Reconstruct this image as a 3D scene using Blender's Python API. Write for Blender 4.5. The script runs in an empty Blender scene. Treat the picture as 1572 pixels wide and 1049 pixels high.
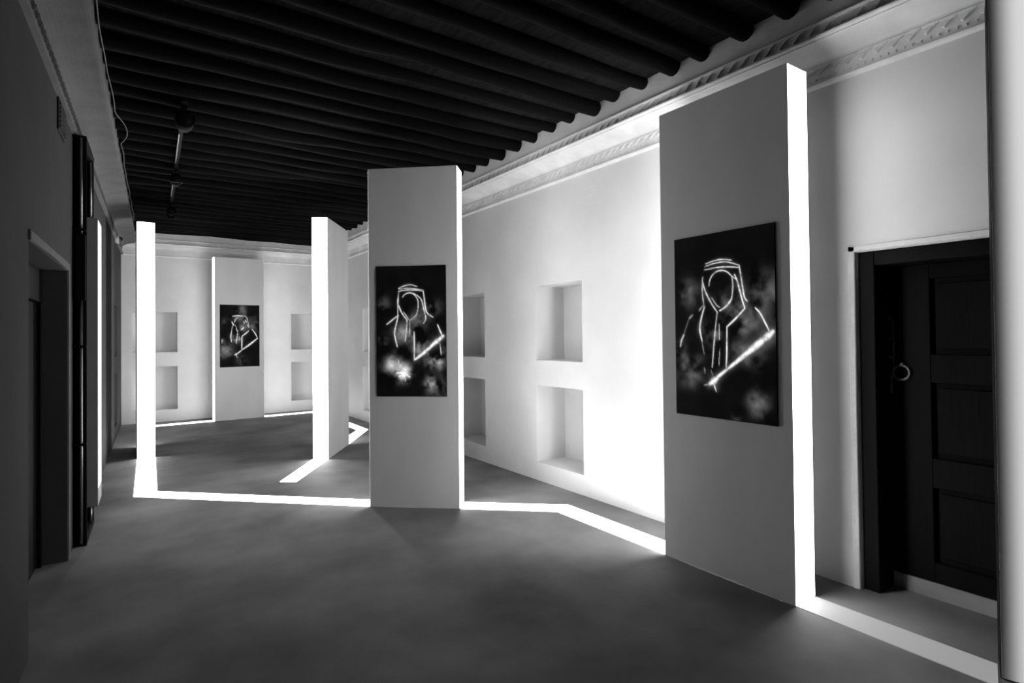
import bpy, bmesh, math, random
import numpy as np
from mathutils import Matrix, Vector

random.seed(4)
S = bpy.context.scene
C = S.collection

# ---------------------------------------------------------------- camera, world, exposure
YAW, PITCH, ROLL, CAM_H = 0.59976, 0.01288, -0.010306, 1.5
fwd = Vector((math.sin(YAW) * math.cos(PITCH), math.cos(YAW) * math.cos(PITCH), math.sin(PITCH)))
r0 = Vector((math.cos(YAW), -math.sin(YAW), 0))
u0 = r0.cross(fwd)
rgt = r0 * math.cos(ROLL) + u0 * math.sin(ROLL)
upv = -r0 * math.sin(ROLL) + u0 * math.cos(ROLL)
cam = bpy.data.cameras.new('camera')
camo = bpy.data.objects.new('camera', cam)
C.objects.link(camo)
camo.matrix_world = Matrix(((rgt.x, upv.x, -fwd.x, 0), (rgt.y, upv.y, -fwd.y, 0),
                            (rgt.z, upv.z, -fwd.z, CAM_H), (0, 0, 0, 1)))
cam.sensor_width = 36
cam.lens = 870.2 / 1572 * 36
cam.shift_y = -19.96 / 1572
cam.clip_start = 0.02
S.camera = camo

W = bpy.data.worlds.new('world')
S.world = W
W.use_nodes = True
W.node_tree.nodes['Background'].inputs[0].default_value = (0, 0, 0, 1)
W.node_tree.nodes['Background'].inputs[1].default_value = 0.0
S.view_settings.view_transform = 'Standard'
S.view_settings.look = 'None'
S.view_settings.exposure = 0.0
S.view_settings.gamma = 1.0
S.view_settings.use_curve_mapping = False
S.render.film_transparent = False

LED = 10.0          # light panels on the ends of the pillars
LED_FLOOR = 10.0    # light strips let into the floor
LED_DIM = 0.20     # the weak run by the door

# ---------------------------------------------------------------- materials
def grey(v):
    return (v, v, v, 1)

def mat(name, col=0.5, rough=0.8, var=0.0, scale=3.0, bump=0.0, bscale=60.0, metal=0.0, stretch=None, spec=0.4):
    m = bpy.data.materials.new(name)
    m.use_nodes = True
    nt = m.node_tree
    b = nt.nodes['Principled BSDF']
    b.inputs['Base Color'].default_value = grey(col)
    b.inputs['Roughness'].default_value = rough
    b.inputs['Metallic'].default_value = metal
    b.inputs['Specular IOR Level'].default_value = spec
    if var or bump:
        tc = nt.nodes.new('ShaderNodeTexCoord')
        mp = nt.nodes.new('ShaderNodeMapping')
        nt.links.new(tc.outputs['Object'], mp.inputs[0])
        if stretch:
            mp.inputs['Scale'].default_value = stretch
        if var:
            n = nt.nodes.new('ShaderNodeTexNoise')
            n.inputs['Scale'].default_value = scale
            n.inputs['Detail'].default_value = 7
            n.inputs['Roughness'].default_value = 0.50
            nt.links.new(mp.outputs[0], n.inputs['Vector'])
            r = nt.nodes.new('ShaderNodeMapRange')
            r.inputs['From Min'].default_value = 0.3
            r.inputs['From Max'].default_value = 0.7
            r.inputs['To Min'].default_value = col * (1 - var)
            r.inputs['To Max'].default_value = col * (1 + var)
            nt.links.new(n.outputs['Fac'], r.inputs['Value'])
            nt.links.new(r.outputs[0], b.inputs['Base Color'])
        if bump:
            n2 = nt.nodes.new('ShaderNodeTexNoise')
            n2.inputs['Scale'].default_value = bscale
            n2.inputs['Detail'].default_value = 5
            nt.links.new(mp.outputs[0], n2.inputs['Vector'])
            bp = nt.nodes.new('ShaderNodeBump')
            bp.inputs['Strength'].default_value = bump
            bp.inputs['Distance'].default_value = 0.01
            nt.links.new(n2.outputs['Fac'], bp.inputs['Height'])
            nt.links.new(bp.outputs[0], b.inputs['Normal'])
    return m

def emat(name, strength, base=0.8):
    m = bpy.data.materials.new(name)
    m.use_nodes = True
    b = m.node_tree.nodes['Principled BSDF']
    b.inputs['Base Color'].default_value = grey(base)
    b.inputs['Roughness'].default_value = 0.5
    b.inputs['Emission Color'].default_value = grey(1)
    b.inputs['Emission Strength'].default_value = strength
    return m

M = {
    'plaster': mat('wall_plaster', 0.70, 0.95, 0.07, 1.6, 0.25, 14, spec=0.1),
    'plaster_shaded': mat('wall_plaster_shaded', 0.075, 0.95, 0.10, 1.4, 0.3, 12, spec=0.02),  # darker copy of the wall plaster: the left side's shade is in the colour
    'cornice_shaded': mat('cornice_plaster_shaded', 0.15, 0.9, 0.10, 5, 0.3, 40, spec=0.05),  # cornice plaster with the shade of the left side put into its colour
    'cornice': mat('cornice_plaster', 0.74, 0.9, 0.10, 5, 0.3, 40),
    'pillar': mat('pillar_plaster', 0.92, 0.75, 0.05, 2.5, 0.06, 30, stretch=(1, 1, 0.5)),
    'floor': mat('cement_floor', 0.20, 0.7, 0.42, 1.3, 0.08, 20, spec=0.12),
    'beam': mat('dark_pole_wood', 0.004, 0.8, 0.5, 6, 0.5, 40, stretch=(0.15, 1, 1), spec=0.06),
    'mat': mat('palm_matting', 0.016, 0.95, 0.4, 30, 0.6, 120, stretch=(1, 0.2, 1), spec=0.0),
    'door': mat('black_door_wood', 0.006, 0.6, 0.35, 5, 0.25, 40, stretch=(1, 1, 0.12), spec=0.05),
    'doorframe': mat('black_frame_wood', 0.008, 0.55, 0.35, 5, 0.2, 40, stretch=(1, 1, 0.12), spec=0.05),
    'iron': mat('old_iron', 0.22, 0.6, 0.3, 40, 0.2, 120, metal=0.3),
    'black': mat('black_steel', 0.005, 0.6, 0, 1, 0, 1, spec=0.08),
    'steel': mat('brushed_steel_tube', 0.55, 0.35, 0, 1, 0, 1, metal=1.0),
    'boxside': mat('grey_box_side', 0.16, 0.6, 0.08, 6),
    'vent': mat('vent_paint', 0.02, 0.7, 0.1, 8),
    'cable': mat('cable_sheath', 0.22, 0.6),
    'plastic': mat('dome_plastic', 0.5, 0.3),
    'glassdark': mat('dark_dome_glass', 0.02, 0.1),
    'sill': mat('stone_sill', 0.30, 0.8, 0.15, 6, 0.15, 40),
    'bezel': mat('screen_edge_black', 0.01, 0.4),
    'led': emat('led_diffuser', LED),
    'ledfloor': emat('floor_led_diffuser', LED_FLOOR),
    'ledback': emat('far_floor_led_diffuser', LED_FLOOR * 0.3),
    'leddim': emat('dim_floor_led_diffuser', LED_DIM, 0.30),
    'ledbox': emat('lightbox_face', 1.2),
}

# ---------------------------------------------------------------- helpers
def link(name, bm, m, parent=None, smooth=False):
    me = bpy.data.meshes.new(name)
    bmesh.ops.recalc_face_normals(bm, faces=bm.faces)
    bm.to_mesh(me)
    bm.free()
    if smooth:
        for p in me.polygons:
            p.use_smooth = True
    me.materials.append(M[m] if isinstance(m, str) else m)
    o = bpy.data.objects.new(name, me)
    C.objects.link(o)
    if parent:
        o.parent = parent
    return o

def tag(o, label=None, cat=None, group=None, kind=None):
    if label: o['label'] = label
    if cat: o['category'] = cat
    if group: o['group'] = group
    if kind: o['kind'] = kind
    return o

def empty(name, loc=(0, 0, 0), rz=0.0):
    o = bpy.data.objects.new(name, None)
    C.objects.link(o)
    o.empty_display_size = 0.1
    o.location = loc
    o.rotation_euler = (0, 0, rz)
    return o

def box(bm, x0, x1, y0, y1, z0, z1, bevel=0.0):
    vs = [bm.verts.new((x, y, z)) for z in (z0, z1) for y in (y0, y1) for x in (x0, x1)]
    fs = [(0, 1, 3, 2), (4, 5, 7, 6), (0, 1, 5, 4), (2, 3, 7, 6), (0, 2, 6, 4), (1, 3, 7, 5)]
    nf = [bm.faces.new([vs[i] for i in f]) for f in fs]
    if bevel:
        es = list({e for f in nf for e in f.edges})
        bmesh.ops.bevel(bm, geom=es, offset=bevel, segments=1, affect='EDGES')

def bxo(name, m, parent, *a, bevel=0.0):
    bm = bmesh.new()
    box(bm, *a, bevel=bevel)
    return link(name, bm, m, parent)

def tube(bm, pts, r, seg=8, closed=False, cap=True):
    pts = [Vector(p) for p in pts]
    n = len(pts)
    rings = []
    ref = Vector((0.31, 0.17, 0.93)).normalized()
    for i, p in enumerate(pts):
        if closed:
            t = pts[(i + 1) % n] - pts[i - 1]
        else:
            t = pts[min(i + 1, n - 1)] - pts[max(i - 1, 0)]
        t.normalize()
        a = t.cross(ref)
        if a.length < 1e-3: a = t.cross(Vector((1, 0, 0)))
        a.normalize()
        b = t.cross(a)
        rr = r[i] if isinstance(r, (list, tuple)) else r
        rings.append([bm.verts.new(p + a * rr * math.cos(k * 2 * math.pi / seg) + b * rr * math.sin(k * 2 * math.pi / seg)) for k in range(seg)])
    for i in range(n if closed else n - 1):
        A, B = rings[i], rings[(i + 1) % n]
        for k in range(seg):
            bm.faces.new((A[k], A[(k + 1) % seg], B[(k + 1) % seg], B[k]))
    if not closed and cap:
        bm.faces.new(rings[0]); bm.faces.new(rings[-1])

def prism(bm, poly, z0, z1):
    a = [bm.verts.new((p[0], p[1], z0)) for p in poly]
    b = [bm.verts.new((p[0], p[1], z1)) for p in poly]
    n = len(poly)
    bm.faces.new(a); bm.faces.new(b)
    for i in range(n):
        bm.faces.new((a[i], a[(i + 1) % n], b[(i + 1) % n], b[i]))

# ---------------------------------------------------------------- room shell
XR, YB, YF = 3.54, 12.15, -2.0
def lwx(y): return -0.05 - 0.038 * (12.1 - y)
ZC = 3.475

def wall(name, O, t, n, u0, u1, z1, holes, m):
    """plaster wall: face in the plane through O along t, normal n into the room; holes = (u0,u1,z0,z1,depth,closed back)"""
    O, t, n = Vector(O), Vector(t).normalized(), Vector(n).normalized()
    us = sorted({u0, u1, *[h[0] for h in holes], *[h[1] for h in holes]})
    zs = sorted({0.0, z1, *[h[2] for h in holes], *[h[3] for h in holes]})
    bm = bmesh.new()
    P = lambda u, z, d=0.0: O + t * u + Vector((0, 0, z)) - n * d
    cache = {}
    def V(u, z, d=0.0):
        k = (round(u, 5), round(z, 5), round(d, 5))
        if k not in cache: cache[k] = bm.verts.new(P(u, z, d))
        return cache[k]
    for i in range(len(us) - 1):
        for j in range(len(zs) - 1):
            cu, cz = (us[i] + us[i + 1]) / 2, (zs[j] + zs[j + 1]) / 2
            if any(h[0] < cu < h[1] and h[2] < cz < h[3] for h in holes): continue
            bm.faces.new((V(us[i], zs[j]), V(us[i + 1], zs[j]), V(us[i + 1], zs[j + 1]), V(us[i], zs[j + 1])))
    for (a, b, c, d, dep, back) in holes:
        ou = [u for u in us if a <= u <= b]; oz = [z for z in zs if c <= z <= d]
        floor_level = c < 1e-6
        loop = [(u, c) for u in ou] + [(b, z) for z in oz[1:]] + [(u, d) for u in reversed(ou[:-1])] + [(a, z) for z in reversed(oz[1:-1])]
        for k in range(len(loop)):
            p, q = loop[k], loop[(k + 1) % len(loop)]
            if floor_level and p[1] < 1e-6 and q[1] < 1e-6: continue
            bm.faces.new((V(*p), V(*q), V(*q, dep), V(*p, dep)))
        if back:
            bm.faces.new([V(*p, dep) for p in loop])
    # outer skin
    T = 0.62
    q = [bm.verts.new(P(u, z, T)) for u, z in ((u0, 0), (u1, 0), (u1, z1), (u0, z1))]
    bm.faces.new(q)
    me = bpy.data.meshes.new(name)
    bm.normal_update(); bm.to_mesh(me); bm.free()
    me.materials.append(M[m])
    o = bpy.data.objects.new(name, me)
    C.objects.link(o)
    return tag(o, kind='structure')

ZW = 3.60
NZ = ((0.19, 0.985), (1.245, 2.015))
rh = [(y, y + 0.725, a, b, 0.38, True) for y in (2.27, 4.012, 5.752, 7.49, 9.23, 10.97) for a, b in NZ]
rh.append((0.62, 1.60, 0.0, 1.968, 0.5, False))
wall('wall_right', (XR, 0, 0), (0, 1, 0), (-1, 0, 0), YF, YB, ZW, rh, 'plaster')
bh = [(x, x + 0.70, a, b, 0.20, True) for x in (0.11, 2.82) for a, b in ((0.213, 1.005), (1.265, 2.0))]
wall('wall_back', (0, YB, 0), (1, 0, 0), (0, -1, 0), -0.05, XR, ZW, bh, 'plaster')
lt = Vector((0.038, 1, 0)).normalized()
LO = Vector((lwx(0), 0, 0))
lh = [(3.52, 4.91, 0.0, 1.975, 0.42, False)]
lh += [(y, y + 0.72, a, b, 0.30, True) for y in (10.2,) for a, b in NZ]
wall('wall_left', LO, lt, (1, -0.038, 0), YF, 12.16, ZW, lh, 'plaster_shaded')
wall('wall_front', (0, YF, 0), (1, 0, 0), (0, 1, 0), lwx(YF) - 0.02, XR, ZW, [], 'plaster_shaded')
def LW(y, d=0.0, z=0.0):      # a point on the left wall, d into the room
    return Vector((lwx(y), y, z)) + Vector((1, -0.038, 0)).normalized() * d

bm = bmesh.new(); box(bm, -1.4, 4.3, YF - 0.7, YB + 0.7, -0.12, 0.0)
tag(link('floor', bm, 'floor'), kind='structure')
bm = bmesh.new(); box(bm, -1.4, 4.3, YF - 0.7, YB + 0.7, ZC, ZC + 0.2)
ceiling = tag(link('ceiling', bm, 'mat'), kind='structure')

# round poles of the ceiling
def beam_mesh(k):
    rnd = random.Random(k)
    bm = bmesh.new()
    n = 26
    L = 3.95
    ph = [rnd.uniform(0, 6.28) for _ in range(6)]
    pts, rs = [], []
    for i in range(n):
        x = L * i / (n - 1)
        pts.append((x, 0.010 * math.sin(x * 1.7 + ph[0]) + 0.005 * math.sin(x * 5.1 + ph[1]),
                    0.006 * math.sin(x * 2.3 + ph[2]) + 0.004 * math.sin(x * 7 + ph[3])))
        rs.append(0.060 + 0.004 * math.sin(x * 3.1 + ph[4]) + rnd.uniform(-0.003, 0.003) + (0.004 if k % 2 else -0.004) * (x / L - 0.5) * 2)
    tube(bm, pts, rs, 12)
    bmesh.ops.recalc_face_normals(bm, faces=bm.faces)
    me = bpy.data.meshes.new('beam'); bm.to_mesh(me); bm.free()
    for p in me.polygons: p.use_smooth = True
    me.materials.append(M['beam'])
    return me
bms = [beam_mesh(k) for k in range(8)]
for k in range(-12, 36):
    y = 1.877 + 0.287 * k
    if y > YB - 0.12 or y < YF + 0.1: continue
    o = bpy.data.objects.new('beam', bms[random.randrange(8)])
    C.objects.link(o)
    o.parent = ceiling
    o.location = (-0.56, y + random.uniform(-0.015, 0.015), 3.456 + random.uniform(-0.008, 0.008))
    o.rotation_euler = (random.uniform(-3, 3), random.uniform(-0.003, 0.003), random.uniform(-0.006, 0.006))

# ---------------------------------------------------------------- cornices
CP = 0.22
prof = [(0, 3.005), (0.028, 3.012), (0.034, 3.022), (0.028, 3.034), (0.016, 3.038), (0.014, 3.120), (0.022, 3.124), (0.024, 3.132), (0.018, 3.138)]
for i in range(1, 9):
    a = i / 8 * math.pi / 2
    prof.append((0.018 + (CP - 0.03) * (1 - math.cos(a)) * 0.85 + (CP - 0.03) * 0.15 * i / 8, 3.138 + 0.062 * math.sin(a)))
prof += [(CP - 0.012, 3.206), (CP, 3.208), (CP + 0.010, 3.214), (CP + 0.012, 3.222), (CP + 0.002, 3.228), (CP - 0.016, 3.230),
         (CP - 0.016, 3.288), (CP + 0.004, 3.291), (CP + 0.006, 3.299), (CP - 0.002, 3.304), (CP - 0.01, 3.306), (CP - 0.012, ZC + 0.03), (0, ZC + 0.03)]

def cornice(name, A, B, n, m='cornice'):
    A, B, n = Vector(A), Vector(B), Vector(n).normalized()
    bm = bmesh.new()
    ra = [bm.verts.new(A + n * d + Vector((0, 0, z))) for d, z in prof]
    rb = [bm.verts.new(B + n * d + Vector((0, 0, z))) for d, z in prof]
    for i in range(len(prof)):
        j = (i + 1) % len(prof)
        bm.faces.new((ra[i], ra[j], rb[j], rb[i]))
    bm.faces.new(ra); bm.faces.new(rb)
    return tag(link(name, bm, m), kind='structure')

cr = cornice('trim_1', (XR, YF, 0), (XR, YB, 0), (-1, 0, 0))
cb = cornice('trim_2', (-0.1, YB, 0), (XR, YB, 0), (0, -1, 0))
cl = cornice('trim_3', LW(YF), LW(YB), (1, -0.038, 0), 'cornice_shaded')

# hooked relief leaves hanging from the upper bead (local x along the wall, y out, z up)
def hook_geo(bm, T, s=1.0, h=0.054):
    """one hooked leaf as a raised stroke hanging from the bead; T maps (u, out, z)"""
    c = [(-0.020 * s, 0.0), (-0.006 * s, -0.004), (0.008 * s, h * -0.28), (0.018 * s, h * -0.55), (0.030 * s, h * -0.80), (0.046 * s, h * -0.74)]
    w = [0.003, 0.008, 0.0075, 0.007, 0.0065, 0.003]
    top, lo = [], []
    for (u, z), ww in zip(c, w):
        top.append((bm.verts.new(T(u - ww * .6, 0.015, z + ww * .6)), bm.verts.new(T(u + ww * .6, 0.015, z - ww * .6))))
        lo.append((bm.verts.new(T(u - ww - 0.001, -0.002, z + ww)), bm.verts.new(T(u + ww + 0.001, -0.002, z - ww))))
    for i in range(len(c) - 1):
        bm.faces.new((top[i][0], top[i][1], top[i + 1][1], top[i + 1][0]))
        bm.faces.new((lo[i][0], top[i][0], top[i + 1][0], lo[i + 1][0]))
        bm.faces.new((top[i][1], lo[i][1], lo[i + 1][1], top[i + 1][1]))
    bm.faces.new((top[-1][0], top[-1][1], lo[-1][1], lo[-1][0]))
    bm.faces.new((top[0][0], top[0][1], lo[0][1], lo[0][0]))

def bud_geo(bm, T):
    pts = [(-0.008, 0), (0, 0.012), (0.008, 0), (0, -0.012)]
    q = [bm.verts.new(T(u, -0.002, z)) for u, z in pts]
    a = bm.verts.new(T(0, 0.014, 0))
    for i in range(4): bm.faces.new((q[i], q[(i + 1) % 4], a))

SP = 0.089
bm = bmesh.new()
hook_geo(bm, lambda u, o, z: Vector((-o, u, z)))
hk = link('relief_leaf', bm, 'cornice', cr)
hk.location = (XR - CP + 0.016, 1.08, 3.286)
ys = list(np.arange(1.08 + SP, 11.9, SP))
for y in ys:
    o = hk.copy(); C.objects.link(o); o.parent = cr
    o.location.y = float(y)
    o.scale = (1, random.uniform(0.92, 1.08), random.uniform(0.95, 1.05))
# the finer lower frieze of the right wall: leaves over a fringe of buds
bm = bmesh.new()
for y in np.arange(0.7, 11.9, SP * 0.9):
    hook_geo(bm, lambda u, o, z, y=y: Vector((XR - 0.014 - o, y + u, 3.121 + z)), 1.0, 0.045)
    for k in range(2):
        bud_geo(bm, lambda u, o, z, y=y, k=k: Vector((XR - 0.014 - o, y - u - 0.02 + 0.041 * k, 3.054 + z)))
tag(link('relief_frieze', bm, 'cornice', cr), kind='stuff')
bm = bmesh.new()
for x in np.arange(0.1, 3.3, SP):
    hook_geo(bm, lambda u, o, z, x=x: Vector((x + u, YB - CP + 0.016 - o, 3.288 + z)))
    hook_geo(bm, lambda u, o, z, x=x: Vector((x + u, YB - 0.014 - o, 3.121 + z)), 1.0, 0.045)
tag(link('relief_frieze', bm, 'cornice', cb), kind='stuff')
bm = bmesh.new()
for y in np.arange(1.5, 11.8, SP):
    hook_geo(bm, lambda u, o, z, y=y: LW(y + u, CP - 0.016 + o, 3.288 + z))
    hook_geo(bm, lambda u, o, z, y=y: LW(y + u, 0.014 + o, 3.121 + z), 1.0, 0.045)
tag(link('relief_frieze', bm, 'cornice_shaded', cl), kind='stuff')

# ---------------------------------------------------------------- floor light strips
def strip(label, poly, m='ledfloor'):
    bm = bmesh.new()
    prism(bm, poly, -0.02, 0.004)
    o = link('floor_light_strip', bm, m)
    bmt = o.data
    return tag(o, label, 'light strip', 'glowing strips in the floor')

def ey(x): return 11.52 + 0.05 * (x - 0.45)
strip('dim white light strip in the floor in front of the dark panelled door',
      [(3.033, 1.705), (3.233, 1.705), (3.233, 0.895), (3.033, 0.838)], 'leddim')
strip('bent white light strip in the floor running along the wall with niches, between two screen pillars',
      [(3.033, 2.625), (3.033, 3.787), (2.412, 4.343), (2.536, 4.487), (3.233, 3.872), (3.233, 2.625)])
strip('long cornered white light strip in the floor from angled screen pillar to slim bright pillar',
      [(1.788, 4.885), (0.07, 6.531), (0.13, 8.575), (0.325, 8.575), (0.264, 6.615), (1.912, 5.03)])
strip('thin white light strip in the floor joining the slim bright pillar to the back wall pillar',
      [(0.15, 9.485), (0.21, ey(0.21) + 0.2), (1.34, ey(1.34) + 0.2), (1.345, ey(1.345)), (0.41, ey(0.41)), (0.345, 9.485)], 'ledback')
strip('white light strip in the floor with a chevron bend behind the angled pillar',
      [(2.21, ey(2.21)), (3.10, ey(3.10)), (3.10, 9.00), (2.445, 8.005), (2.606, 7.897), (3.265, 8.945), (3.29, ey(3.29) + 0.2), (2.195, ey(2.195) + 0.2)], 'ledback')
strip('short slanting white light strip ending free on the floor before the angled pillar',
      [(1.917, 7.183), (2.077, 7.082), (1.478, 6.174), (1.34, 6.278)])

# ---------------------------------------------------------------- pillars with light ends
PH = 3.0
_led = {}
def led(k):
    if k not in _led: _led[k] = emat('led_diffuser', LED * k)
    return _led[k]
def pillar(label, A, B, thick, ea=1.0, eb=1.0):
    """front face from A to B (seen from the room, left to right); body lies behind it"""
    A, B = Vector((*A, 0)), Vector((*B, 0))
    d = B - A
    L = d.length
    e = empty('light_pillar', A, math.atan2(d.y, d.x))
    tag(e, label, 'pillar', 'white pillars with glowing ends')
    bxo('body', 'pillar', e, 0.0005, L - 0.0005, 0, thick, 0, PH, bevel=0.001)
    bxo('light_panel', led(eb), e, L - 0.0008, L, 0.002, thick - 0.002, 0.006, PH - 0.005)
    bxo('light_panel', led(ea), e, 0, 0.0008, 0.002, thick - 0.002, 0.006, PH - 0.005)
    return e, L

pC, LC = pillar('white screen pillar standing nearest the dark panelled door', (3.033, 2.62), (3.033, 1.709), 0.2, 1.45, 0.85)
pB, LB = pillar('white screen pillar set at an angle where the long cornered floor strip ends', (1.794, 4.88), (2.405, 4.349), 0.19, 1.0, 1.0)
pE, LE = pillar('white screen pillar in front of the back wall between its niches', (1.353, ey(1.353)), (2.20, ey(2.20)), 0.2, 0.6, 0.6)
pA, LA = pillar('slim bright end-on pillar beside the left wall with a screen edge on its side', (0.325, 8.58), (0.325, 9.48), 0.195, 0.8, 0.8)
pD, LD = pillar('bright-ended blank pillar with no screen in sight, before the chevron strip', (2.081, 7.088), (2.604, 7.893), 0.19, 1.5, 1.15)

# ---------------------------------------------------------------- screens
def homography(quad):
    """crop pixel -> unit square (u right, v down); quad TL, TR, BR, BL"""
    dst = [(0, 0), (1, 0), (1, 1), (0, 1)]
    A = []; b = []
    for (x, y), (u, v) in zip(quad, dst):
        A.append([x, y, 1, 0, 0, 0, -u * x, -u * y]); b.append(u)
        A.append([0, 0, 0, x, y, 1, -v * x, -v * y]); b.append(v)
    h = np.linalg.solve(np.array(A, float), np.array(b, float))
    return np.append(h, 1).reshape(3, 3)

def drawing(quad, strokes, clouds, asp, nu, nv, seed):
    Hm = homography(quad)
    q = lambda p: (lambda r: np.array([r[0] / r[2], r[1] / r[2] * asp]))(Hm @ np.array([p[0], p[1], 1.0]))
    px = 1.0 / (quad[1][0] - quad[0][0])
    U, V = np.meshgrid((np.arange(nu) + 0.0) / (nu - 1), (np.arange(nv) + 0.0) / (nv - 1) * asp)
    rng = np.random.RandomState(seed)
    def noise(n):
        g = rng.rand(int(n * asp) + 3, n + 3)
        x = U * n; y = V * n
        xi = x.astype(int); yi = y.astype(int); fx = x - xi; fy = y - yi
        fx = fx * fx * (3 - 2 * fx); fy = fy * fy * (3 - 2 * fy)
        return (g[yi, xi] * (1 - fx) + g[yi, xi + 1] * fx) * (1 - fy) + (g[yi + 1, xi] * (1 - fx) + g[yi + 1, xi + 1] * fx) * fy
    fb = 0.45 * noise(5) + 0.3 * noise(11) + 0.17 * noise(23) + 0.08 * noise(47)
    smoke = np.clip((fb - 0.33) * 2.6, 0.0, 1.4) ** 1.4
    img = 0.0012 + 0.004 * fb ** 2
    for (x, y, r, a) in clouds:
        p = q((x, y)); rr = r * px * 1.15
        img = img + a * 0.34 * np.exp(-((U - p[0]) ** 2 + (V - p[1]) ** 2) / (rr * rr)) * smoke
    gr = noise(60) * 0.5 + noise(25) * 0.5
    for (w, a, pts) in strokes:
        P = [q(p) for p in pts]
        # smooth the polyline
        for _ in range(2):
            if len(P) > 2:
                Q = [P[0]]
                for i in range(len(P) - 1):
                    Q += [P[i] * 0.75 + P[i + 1] * 0.25, P[i] * 0.25 + P[i + 1] * 0.75]
                P = Q + [P[-1]]
        D = np.full(U.shape, 9.0)
        n = len(P) - 1
        for i in range(n):
            a0, b0 = P[i], P[i + 1]
            ab = b0 - a0
            t = np.clip(((U - a0[0]) * ab[0] + (V - a0[1]) * ab[1]) / max(ab @ ab, 1e-12), 0, 1)
            taper = 1.0 - 0.5 * abs((i + t) / n - 0.5) * 2
            D = np.minimum(D, np.hypot(U - a0[0] - t * ab[0], V - a0[1] - t * ab[1]) / taper)
        ww = w * px * 0.8
        core = np.clip(1.25 - D / ww, 0, 1) ** 1.3 * np.clip(0.25 + 1.3 * gr, 0, 1.2)
        glow = 0.09 * np.exp(-(D / (ww * 1.8 + 0.005)) ** 2) + 0.006 * np.exp(-(D / (ww * 2 + 0.03)) ** 2)
        img = np.maximum(img, a * core) + a * glow * (0.4 + smoke * 0.6)
    return np.clip(img, 0, 1.05)

scrmat = bpy.data.materials.new('screen_picture')
scrmat.use_nodes = True
nt = scrmat.node_tree
b = nt.nodes['Principled BSDF']
at = nt.nodes.new('ShaderNodeAttribute'); at.attribute_name = 'picture'
b.inputs['Base Color'].default_value = grey(0.006)
b.inputs['Roughness'].default_value = 0.55
b.inputs['Specular IOR Level'].default_value = 0.03
nt.links.new(at.outputs['Color'], b.inputs['Emission Color'])
b.inputs['Emission Strength'].default_value = 1.0

def screen(label, pil, u0, u1, z0, z1, pic=None, nu=150, side=-1, thick=None):
    """screen hung on a pillar's front face (local -y), between u0..u1 along it"""
    w, h = u1 - u0, z1 - z0
    y0 = -0.006
    loc = Matrix.Translation(pil.location) @ Matrix.Rotation(pil.rotation_euler.z, 4, 'Z') @ Vector((u0, 0, z0))
    e = empty('display_screen', loc, pil.rotation_euler.z)
    tag(e, label, 'screen', 'upright screens hung on the pillars')
    bxo('casing', 'bezel', e, 0, w, y0, 0.0, 0, h, bevel=0.002)
    if pic:
        quad, strokes, clouds, seed = pic
        nv = int(nu * h / w)
        im = drawing(quad, strokes, clouds, h / w, nu, nv, seed)
        m_ = 0.004
        xs = np.linspace(m_, w - m_, nu); zs = np.linspace(h - m_, m_, nv)
        X, Z = np.meshgrid(xs, zs)
        co = np.stack([X.ravel(), np.full(X.size, y0 - 0.0012), Z.ravel()], 1)
        idx = np.arange(nu * nv).reshape(nv, nu)
        f = np.stack([idx[:-1, :-1].ravel(), idx[1:, :-1].ravel(), idx[1:, 1:].ravel(), idx[:-1, 1:].ravel()], 1)
        me = bpy.data.meshes.new('picture')
        me.from_pydata(co.tolist(), [], f.tolist())
        ca = me.attributes.new('picture', 'FLOAT_COLOR', 'POINT')
        g = im.ravel()
        ca.data.foreach_set('color', np.stack([g, g, g, np.ones_like(g)], 1).astype(np.float32).ravel())
        me.materials.append(scrmat)
        o = bpy.data.objects.new('picture', me)
        C.objects.link(o); o.parent = e
        o['label'] = 'glowing white line drawing of a robed figure in a head cloth on black'
    return e

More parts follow.
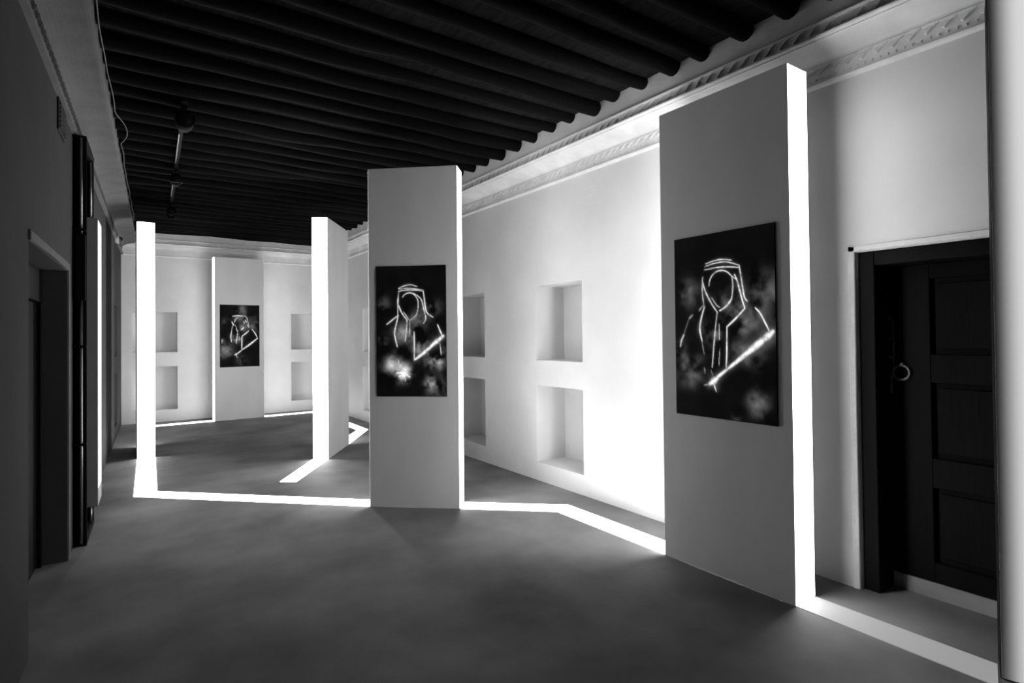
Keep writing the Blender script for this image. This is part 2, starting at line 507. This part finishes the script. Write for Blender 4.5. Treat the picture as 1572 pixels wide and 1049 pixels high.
picC = ([(20, 97), (524, 10), (542, 1030), (30, 965)], [
    (4, .9, [(178, 215), (220, 198), (265, 190), (310, 196)]),
    (4, .8, [(175, 228), (230, 208), (285, 202), (345, 220)]),
    (4, .9, [(172, 245), (230, 232), (290, 228), (345, 232)]),
    (5, 1., [(348, 222), (360, 290), (368, 345), (375, 385), (390, 402)]),
    (6, 1., [(325, 268), (340, 300), (352, 350), (365, 400), (378, 437)]),
    (4, .9, [(195, 325), (200, 290), (220, 260), (250, 245), (285, 250), (310, 275), (330, 290)]),
    (4, .8, [(310, 275), (317, 310), (315, 360), (308, 400), (285, 427), (250, 450)]),
    (6, .9, [(306, 395), (285, 427), (250, 450)]),
    (5, .95, [(165, 310), (175, 350), (195, 390), (215, 425), (238, 457)]),
    (4, .7, [(210, 385), (235, 425), (250, 432)]),
    (4, .7, [(164, 280), (160, 340), (166, 400), (172, 440)]),
    (6, .9, [(172, 430), (155, 490), (147, 540), (155, 580), (160, 600)]),
    (3, .35, [(158, 590), (165, 640), (172, 670)]),
    (4, .5, [(163, 425), (145, 450)]), (4, .5, [(112, 470), (94, 490)]),
    (3, .2, [(94, 490), (80, 530), (66, 575)]),
    (6, .8, [(68, 570), (54, 600), (50, 630)]),
    (4, .8, [(237, 455), (230, 520), (222, 600), (216, 680), (212, 735)]),
    (3, .6, [(248, 515), (248, 595)]), (3, .5, [(251, 640), (245, 730)]),
    (6, 1., [(378, 437), (330, 490), (287, 530)]),
    (5, 1., [(287, 530), (286, 600), (286, 680), (282, 735)]),
    (6, 1., [(430, 435), (455, 460), (475, 500), (502, 552)]),
    (20, 1., [(520, 553), (490, 580), (470, 597)]), (20, 1., [(512, 560), (440, 622), (380, 670)]), (15, 1., [(470, 595), (380, 670), (300, 735)]),
    (11, 1., [(320, 720), (255, 770), (205, 815)]), (22, 1., [(240, 787), (200, 818)]),
    (6, .8, [(218, 812), (232, 855)]), (5, .4, [(205, 818), (170, 825)]),
    (4, .3, [(172, 735), (175, 765)]), (3, .3, [(205, 748), (216, 780)]),
], [(290, 410, 45, .5), (215, 560, 38, .9), (335, 515, 45, .8), (90, 360, 45, .4), (100, 740, 55, .5), (470, 350, 55, .35),
    (450, 925, 36, .4), (420, 690, 35, .4), (350, 440, 45, .4), (60, 650, 35, .3), (440, 480, 50, .3), (430, 900, 25, .4), (330, 990, 15, .3), (350, 650, 40, .3)], 3)
picB = ([(35, 52), (545, 30), (557, 993), (43, 995)], [
    (5, .7, [(200, 205), (240, 185), (290, 175), (335, 190)]), (4, .8, [(198, 210), (260, 203), (330, 207), (380, 214)]),
    (5, .9, [(200, 226), (260, 215), (330, 215), (380, 222)]),
    (6, 1., [(380, 216), (390, 280), (398, 350), (410, 385), (455, 412)]),
    (5, 1., [(310, 240), (350, 262), (372, 290), (385, 350), (405, 425), (385, 457)]),
    (5, .9, [(228, 270), (245, 245), (285, 232), (320, 250), (345, 290), (345, 345)]),
    (4, .7, [(345, 340), (335, 395), (310, 420), (280, 440)]),
    (6, .9, [(195, 280), (192, 320), (205, 340), (215, 370), (240, 410), (262, 434)]), (4, .7, [(235, 375), (275, 432)]),
    (4, .7, [(200, 225), (194, 330), (195, 405)]),
    (6, 1., [(197, 400), (185, 460), (168, 530), (178, 580), (191, 632)]),
    (5, .8, [(193, 405), (150, 440), (113, 470)]),
    (5, .9, [(262, 435), (258, 520), (249, 592)]), (4, .6, [(280, 440), (282, 520), (280, 560)]),
    (6, 1., [(315, 520), (316, 600), (317, 720)]),
    (18, 1., [(320, 727), (400, 665), (470, 600)]), (22, 1., [(430, 635), (480, 592), (532, 548)]),
    (7, .9, [(488, 465), (515, 530), (530, 562)]), (5, .7, [(505, 600), (512, 640), (516, 690)]),
    (5, .6, [(200, 730), (203, 762)]),
    (16, 1., [(190, 825), (240, 822), (282, 852)]), (14, .9, [(262, 785), (235, 830), (205, 850)]), (6, .6, [(250, 850), (251, 885)]),
], [(165, 765, 45, 1.7), (235, 825, 42, 3.5), (480, 712, 48, 2.4), (370, 640, 45, 1.7), (440, 890, 32, 2.0), (480, 920, 55, .6),
    (230, 540, 45, .9), (75, 330, 40, .4), (430, 340, 45, .5), (340, 450, 55, .5), (70, 600, 40, .35), (330, 560, 40, .7), (440, 700, 50, .6)], 8)
picE = ([(68, 80), (630, 92), (630, 970), (70, 990)], [
    (12, .9, [(250, 247), (330, 240), (390, 245)]), (8, .6, [(390, 240), (450, 255), (465, 320), (485, 410)]),
    (8, .8, [(275, 335), (290, 290), (335, 258)]), (12, .9, [(238, 330), (268, 385)]),
    (7, .6, [(250, 380), (235, 450)]), (10, .9, [(238, 450), (220, 540), (232, 620)]),
    (8, .7, [(410, 315), (415, 360)]), (14, .9, [(433, 300), (445, 340)]), (10, .6, [(455, 370), (478, 410)]),
    (14, .8, [(370, 447), (408, 412)]), (10, .8, [(300, 430), (325, 478)]), (5, .5, [(280, 360), (310, 430)]),
    (10, .8, [(318, 490), (312, 560), (300, 640)]), (5, .5, [(340, 500), (345, 600)]),
    (11, 1., [(478, 462), (430, 505), (382, 540)]), (11, 1., [(382, 540), (380, 620), (380, 735)]),
    (11, .8, [(525, 440), (565, 485), (602, 560)]), (16, 1., [(604, 570), (500, 655), (390, 732)]), (13, .7, [(390, 732), (300, 805)]),
    (18, 1., [(280, 812), (312, 795)]), (9, .6, [(300, 810), (312, 850)]), (10, .5, [(98, 580), (95, 640)]),
], [(380, 410, 45, .6), (310, 560, 50, 1.1), (100, 610, 25, .6), (150, 740, 75, .7), (540, 370, 90, .4), (340, 240, 70, .5),
    (380, 900, 60, .3), (360, 140, 60, .3), (150, 340, 60, .3)], 5)

screen('upright black screen with glowing robed figure, on the pillar by the dark door', pC, 0.118, 0.828, 0.974, 2.127, picC, 156)
screen('upright black screen with glowing robed figure amid bright clouds, on the angled pillar', pB, 0.071, 0.706, 0.974, 2.128, picB, 130)
screen('upright black screen with faint glowing robed figure, on the pillar at the back wall', pE, 0.085, 0.765, 0.975, 2.128, picE, 90)
screen('black screen seen edge-on on the side of the slim pillar by the left wall', pA, 0.10, 0.80, 0.974, 2.128, picC, 90)

# light post at the end of the dim strip, its glowing face towards the camera
def ledpost():
    m = bpy.data.materials.new('soft_diffuser')
    m.use_nodes = True
    nt = m.node_tree
    b = nt.nodes['Principled BSDF']
    b.inputs['Base Color'].default_value = grey(0.6)
    tc = nt.nodes.new('ShaderNodeTexCoord')
    sp = nt.nodes.new('ShaderNodeSeparateXYZ')
    nt.links.new(tc.outputs['Object'], sp.inputs[0])
    r = nt.nodes.new('ShaderNodeMapRange')
    r.interpolation_type = 'SMOOTHSTEP'
    r.inputs['From Min'].default_value = 0.0
    r.inputs['From Max'].default_value = 0.11
    r.inputs['To Min'].default_value = 0.004
    r.inputs['To Max'].default_value = 0.66
    nt.links.new(sp.outputs['X'], r.inputs['Value'])
    b.inputs['Emission Color'].default_value = grey(1)
    nt.links.new(r.outputs[0], b.inputs['Emission Strength'])
    e = empty('light_post', (3.115, 0.853, 0), math.atan2(-0.955, 0.297))
    tag(e, 'softly glowing white light post with a dark edge beside the panelled door', 'pillar')
    bxo('body', 'black', e, 0, 0.24, 0.004, 0.20, 0, PH, bevel=0.003)
    bxo('light_panel', m, e, 0.004, 0.236, -0.002, 0.004, 0.006, PH - 0.006)
ledpost()

# ---------------------------------------------------------------- panelled door in the right wall
d1 = empty('door_1', (XR, 1.11, 0)); tag(d1, kind='structure')
def dp(name, m, x0, x1, y0, y1, z0, z1, bevel=0.0, parent=None):
    o = bxo(name, m, parent or d1, x0 - XR, x1 - XR, y0 - 1.11, y1 - 1.11, z0, z1, bevel=bevel)
    return o
dp('frame', 'doorframe', 3.57, 3.78, 1.515, 1.599, 0.0, 1.967, 0.004)
dp('frame', 'doorframe', 3.57, 3.78, 0.621, 0.70, 0.0, 1.967, 0.004)
dp('frame', 'doorframe', 3.57, 3.78, 0.70, 1.515, 1.885, 1.967, 0.004)
# leaf: stiles and rails around sunk panels
LX = 3.755
leafp = dp('leaf', 'door', LX + 0.03, LX + 0.05, 0.70, 1.515, 0.09, 1.885)
PY = (0.86, 1.31)
pz = [(0.20, 0.62), (0.785, 1.21), (1.37, 1.80)]
def lp(name, y0, y1, z0, z1, x0=LX, x1=LX + 0.03):
    return dp(name, 'door', x0, x1, y0, y1, z0, z1, 0.003)
lp('stile', PY[1], 1.514, 0.09, 1.884)
lp('stile', 0.701, PY[0], 0.09, 1.884)
zz = [0.09] + [z for p in pz for z in p] + [1.884]
for i in range(0, len(zz), 2):
    lp('rail', PY[0], PY[1], zz[i], zz[i + 1])
for a, b_ in pz:
    lp('panel', PY[0] + 0.03, PY[1] - 0.03, a + 0.03, b_ - 0.03, LX + 0.018, LX + 0.03)
dp('sill', 'sill', 3.75, 3.85, 0.66, 1.56, 0.0, 0.088)
dp('backing', 'black', 3.86, 4.02, 0.63, 1.59, 0.0, 1.96)
# plaster moulding round the doorway
t4 = empty('trim_4', (XR, 1.11, 0)); tag(t4, kind='structure')
for y0, y1, z0, z1 in ((1.602, 1.640, 0, 2.005), (0.585, 0.618, 0, 2.005), (0.585, 1.640, 1.972, 2.005)):
    bxo('moulding', 'cornice', t4, -0.012, 0.01, y0 - 1.11, y1 - 1.11, z0, z1, bevel=0.004)
# chain and ring
ch = empty('door_chain', (LX, 1.506, 1.60)); tag(ch, 'iron door chain of long links hanging on the dark panelled door', 'chain')
def link_mesh(c, ln, w, r, flip):
    bm = bmesh.new()
    pts = []
    for k in range(16):
        a = k / 16 * 2 * math.pi
        s = math.sin(a); co = math.cos(a)
        z = ln / 2 * (abs(co) ** 0.5) * (1 if co > 0 else -1)
        wv = w * (abs(s) ** 0.6) * (1 if s > 0 else -1) * (0.75 if abs(co) < 0.35 else 1)
        pts.append((c[0] + (0.004 if flip else -0.004), c[1] + wv, c[2] + z))
    tube(bm, pts, r, 6, closed=True)
    return bm
zt = 1.578 - 1.60
for k in range(3):
    link('chain_link', link_mesh((-0.012, 0, zt - 0.06 - k * 0.112), 0.125, 0.017, 0.0045, k % 2), 'iron', ch, True)
bm = bmesh.new(); tube(bm, [(-0.012, 0, zt - 0.325), (-0.012, 0, zt - 0.38), (-0.012, 0.001, zt - 0.44)], [0.007, 0.006, 0.009], 8)
link('bolt', bm, 'iron', ch, True)
bxo('staple', 'iron', ch, -0.02, 0.002, -0.01, 0.01, zt - 0.008, zt + 0.012, bevel=0.002)
rg = empty('ring_pull', (LX, 1.452, 1.262)); tag(rg, 'round iron ring pull beside the chain on the dark panelled door', 'door ring')
bm = bmesh.new(); tube(bm, [(-0.014, 0.042 * math.cos(a * math.pi / 12), 0.042 * math.sin(a * math.pi / 12)) for a in range(24)], 0.0065, 8, closed=True)
link('ring', bm, 'iron', rg, True)
bxo('mount', 'iron', rg, -0.022, 0.001, -0.012, 0.012, 0.036, 0.056, bevel=0.003)

# ---------------------------------------------------------------- left wall: doorway, frame with light box, vent
d2 = empty('door_2', LW(4.2)); tag(d2, kind='structure')
d2.rotation_euler.z = -math.atan(0.038)
def l2(name, m, y0, y1, d0, d1, z0, z1, parent=d2, bevel=0.0):   # d = depth into the room (+), y along the wall
    return bxo(name, m, parent, d0, d1, y0 - 4.2, y1 - 4.2, z0, z1, bevel=bevel)
l2('lintel_board', 'doorframe', 3.523, 4.907, -0.20, -0.13, 1.755, 1.972, bevel=0.003)
l2('jamb_board', 'doorframe', 4.86, 4.907, -0.20, -0.13, 0, 1.755, bevel=0.003)
l2('jamb_board', 'doorframe', 3.523, 3.57, -0.20, -0.13, 0, 1.755, bevel=0.003)
l2('leaf', 'black', 3.57, 4.215, -0.19, -0.155, 0.01, 1.75, bevel=0.003)
l2('leaf', 'black', 4.22, 4.86, -0.19, -0.155, 0.01, 1.75, bevel=0.003)
l2('backing', 'black', 3.523, 4.907, -0.40, -0.36, 0, 1.972)
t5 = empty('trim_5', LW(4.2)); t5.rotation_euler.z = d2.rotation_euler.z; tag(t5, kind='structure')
l2('moulding', 'cornice_shaded', 4.914, 4.97, -0.005, 0.012, 0, 2.03, parent=t5, bevel=0.004)
l2('moulding', 'cornice_shaded', 3.505, 4.914, -0.005, 0.012, 1.98, 2.03, parent=t5, bevel=0.004)

fr = empty('black_mounting_frame', LW(5.5)); fr.rotation_euler.z = d2.rotation_euler.z
tag(fr, 'tall black steel frame with bright tubes fixed to the left wall beside the doorway', 'frame')
def fb(name, m, y0, y1, d0, d1, z0, z1, bevel=0.0, parent=None):
    return bxo(name, m, parent or fr, d0, d1, y0 - 5.5, y1 - 5.5, z0, z1, bevel=bevel)
fb('back_plate', 'black', 5.21, 5.83, 0.012, 0.022, 0.02, 2.98)
fb('side_plate', 'black', 5.205, 5.215, 0.018, 0.084, 0.0, 3.0, 0.002)
fb('head_rail', 'black', 5.19, 5.83, 0.0, 0.084, 2.985, 3.003, 0.002)
fb('base_rail', 'black', 5.19, 5.83, 0.0, 0.084, 0.0, 0.014, 0.002)
fb('post', 'black', 5.86, 5.90, 0.03, 0.075, 0, 0.12, 0.002)
fb('post', 'black', 5.86, 5.90, 0.03, 0.075, 2.522, 3.0, 0.002)
for z in (1.445, 0.73, 2.30):
    fb('bracket_arm', 'black', 5.175, 5.205, 0.0, 0.085, z, z + 0.018, 0.002)
for (y, d, a, b_) in ((5.192, 0.053, 0.02, 1.80), (5.192, 0.053, 2.26, 2.985), (5.850, 0.058, 0.002, 0.122), (5.850, 0.058, 2.52, 2.98)):
    bm = bmesh.new(); tube(bm, [(d, y - 5.5, a), (d, y - 5.5, b_)], 0.008, 10)
    link('tube', bm, 'steel', fr, True)
fb('junction_box', 'black', 5.165, 5.205, 0.022, 0.080, 1.79, 2.27, 0.004)
lb = empty('light_box', LW(6.0)); lb.rotation_euler.z = d2.rotation_euler.z
tag(lb, 'slim grey light box with a bright white face on the wall behind the black frame', 'light box')
bxo('casing', 'boxside', lb, 0.024, 0.106, -0.16, 0.19, 0.124, 2.518, bevel=0.002)
bxo('bracket', 'black', lb, 0.002, 0.024, -0.02, 0.10, 0.6, 0.75)
bxo('bracket', 'black', lb, 0.002, 0.024, -0.02, 0.10, 1.9, 2.05)
bxo('light_panel', 'ledbox', lb, 0.1055, 0.1075, -0.152, 0.16, 0.27, 2.50)

vt = empty('wall_vent', LW(4.57, 0, 2.8)); vt.rotation_euler.z = d2.rotation_euler.z
tag(vt, 'small dark louvred vent high on the left wall above the doorway', 'vent')
bxo('vent_frame', 'vent', vt, 0, 0.012, -0.145, 0.145, 0, 0.20, bevel=0.003)
for k in range(6):
    bxo('slat', 'vent', vt, 0.012, 0.020, -0.13, 0.13, 0.02 + k * 0.028, 0.034 + k * 0.028, bevel=0.002)

# camera dome high in the left corner
dm = empty('security_camera', LW(10.3, 0, 3.02)); tag(dm, 'small round security camera high on the left wall near the corner', 'camera')
dm.rotation_euler.z = d2.rotation_euler.z
bm = bmesh.new(); bmesh.ops.create_cone(bm, cap_ends=True, segments=20, radius1=0.055, radius2=0.06, depth=0.05,
                                       matrix=Matrix.Translation((0.03, 0, -0.02)) @ Matrix.Rotation(math.pi / 2, 4, 'Y'))
link('base', bm, 'plastic', dm, True)
bm = bmesh.new(); bmesh.ops.create_uvsphere(bm, u_segments=16, v_segments=10, radius=0.045, matrix=Matrix.Translation((0.06, 0, -0.02)))
link('dome', bm, 'glassdark', dm, True)

# loose cable along the left cornice
bm = bmesh.new()
pts = []
for i in range(90):
    y = 3.0 + i * 0.085
    dr = 0.02 * math.sin(y * 2.1) + 0.012 * math.sin(y * 5.7)
    lo = 0.07 * max(0, math.sin((y - 5.6) / 0.9 * math.pi)) if 5.6 < y < 6.5 else 0
    pts.append(LW(y, CP + 0.012 + abs(dr) * 0.4 + lo, 3.352 + dr * 0.5 - lo * 0.2))
tube(bm, pts, 0.003, 6)
tag(link('cable', bm, 'cable', None, True), 'thin pale cable sagging along the top of the left cornice', 'cable')

# ---------------------------------------------------------------- ceiling track with spot lamps
tr = empty('light_track', (0.40, 5.2, 3.37), -math.atan(0.035)); tag(tr, 'black ceiling track rail under the dark poles', 'track')
bxo('rail', 'black', tr, -0.018, 0.018, -0.1, 4.3, 0, 0.025, bevel=0.002)
bxo('rail_lip', 'steel', tr, -0.016, -0.008, 0.75, 1.75, -0.003, 0.0)
bxo('rail_lip', 'steel', tr, -0.016, -0.008, 2.30, 3.4, -0.003, 0.0)
for y in (1.2, 2.6, 4.1):
    bxo('hanger', 'black', tr, -0.008, 0.008, y - 0.008, y + 0.008, 0.025, 0.07)
def spot(label, y, side, big, rimmed=False):
    p = Matrix.Translation(tr.location) @ Matrix.Rotation(tr.rotation_euler.z, 4, 'Z') @ Vector((side, y, 0))
    e = empty('spot_lamp', p, tr.rotation_euler.z)
    tag(e, label, 'spot lamp', 'unlit spot lamps on the ceiling track')
    bxo('adapter', 'black', e, -0.02, 0.02, -0.07, 0.07, -0.03, 0.0, bevel=0.003)
    bm = bmesh.new(); tube(bm, [(0, 0, -0.03), (0, 0, -0.07)], 0.01, 8)
    link('stem', bm, 'black', e, True)
    bm = bmesh.new()
    R = 0.055 * big
    tube(bm, [(0, -0.10 * big, -0.10 - R * .4), (0, 0.0, -0.09 - R * .4), (0, 0.07 * big, -0.083 - R * .4), (0, 0.09 * big, -0.08 - R * .4)], [R, R, R * 0.9, R * 0.5], 20)
    link('housing', bm, 'black', e, True)
    bm = bmesh.new()
    tube(bm, [(R * math.cos(a * math.pi / 12), -0.101 * big, -0.10 - R * .4 + R * math.sin(a * math.pi / 12)) for a in range(24)], 0.004, 6, closed=True)
    link('rim', bm, 'black', e, True)
    if rimmed: bxo('shutter', 'steel', e, -0.06, 0.06, -0.118, -0.113, -0.165, -0.158)
spot('large black spot lamp at the rail end farther from the back wall', 0.05, 0, 1.25)
spot('black spot lamp with a bright shutter edge halfway along the ceiling track', 2.05, 0, 1.1, True)
spot('black spot lamp toward the far end of the ceiling track, over the slim bright pillar', 3.85, 0, 1.0)
spot('black spot lamp at the very end of the ceiling track', 4.2, 0, 0.9)
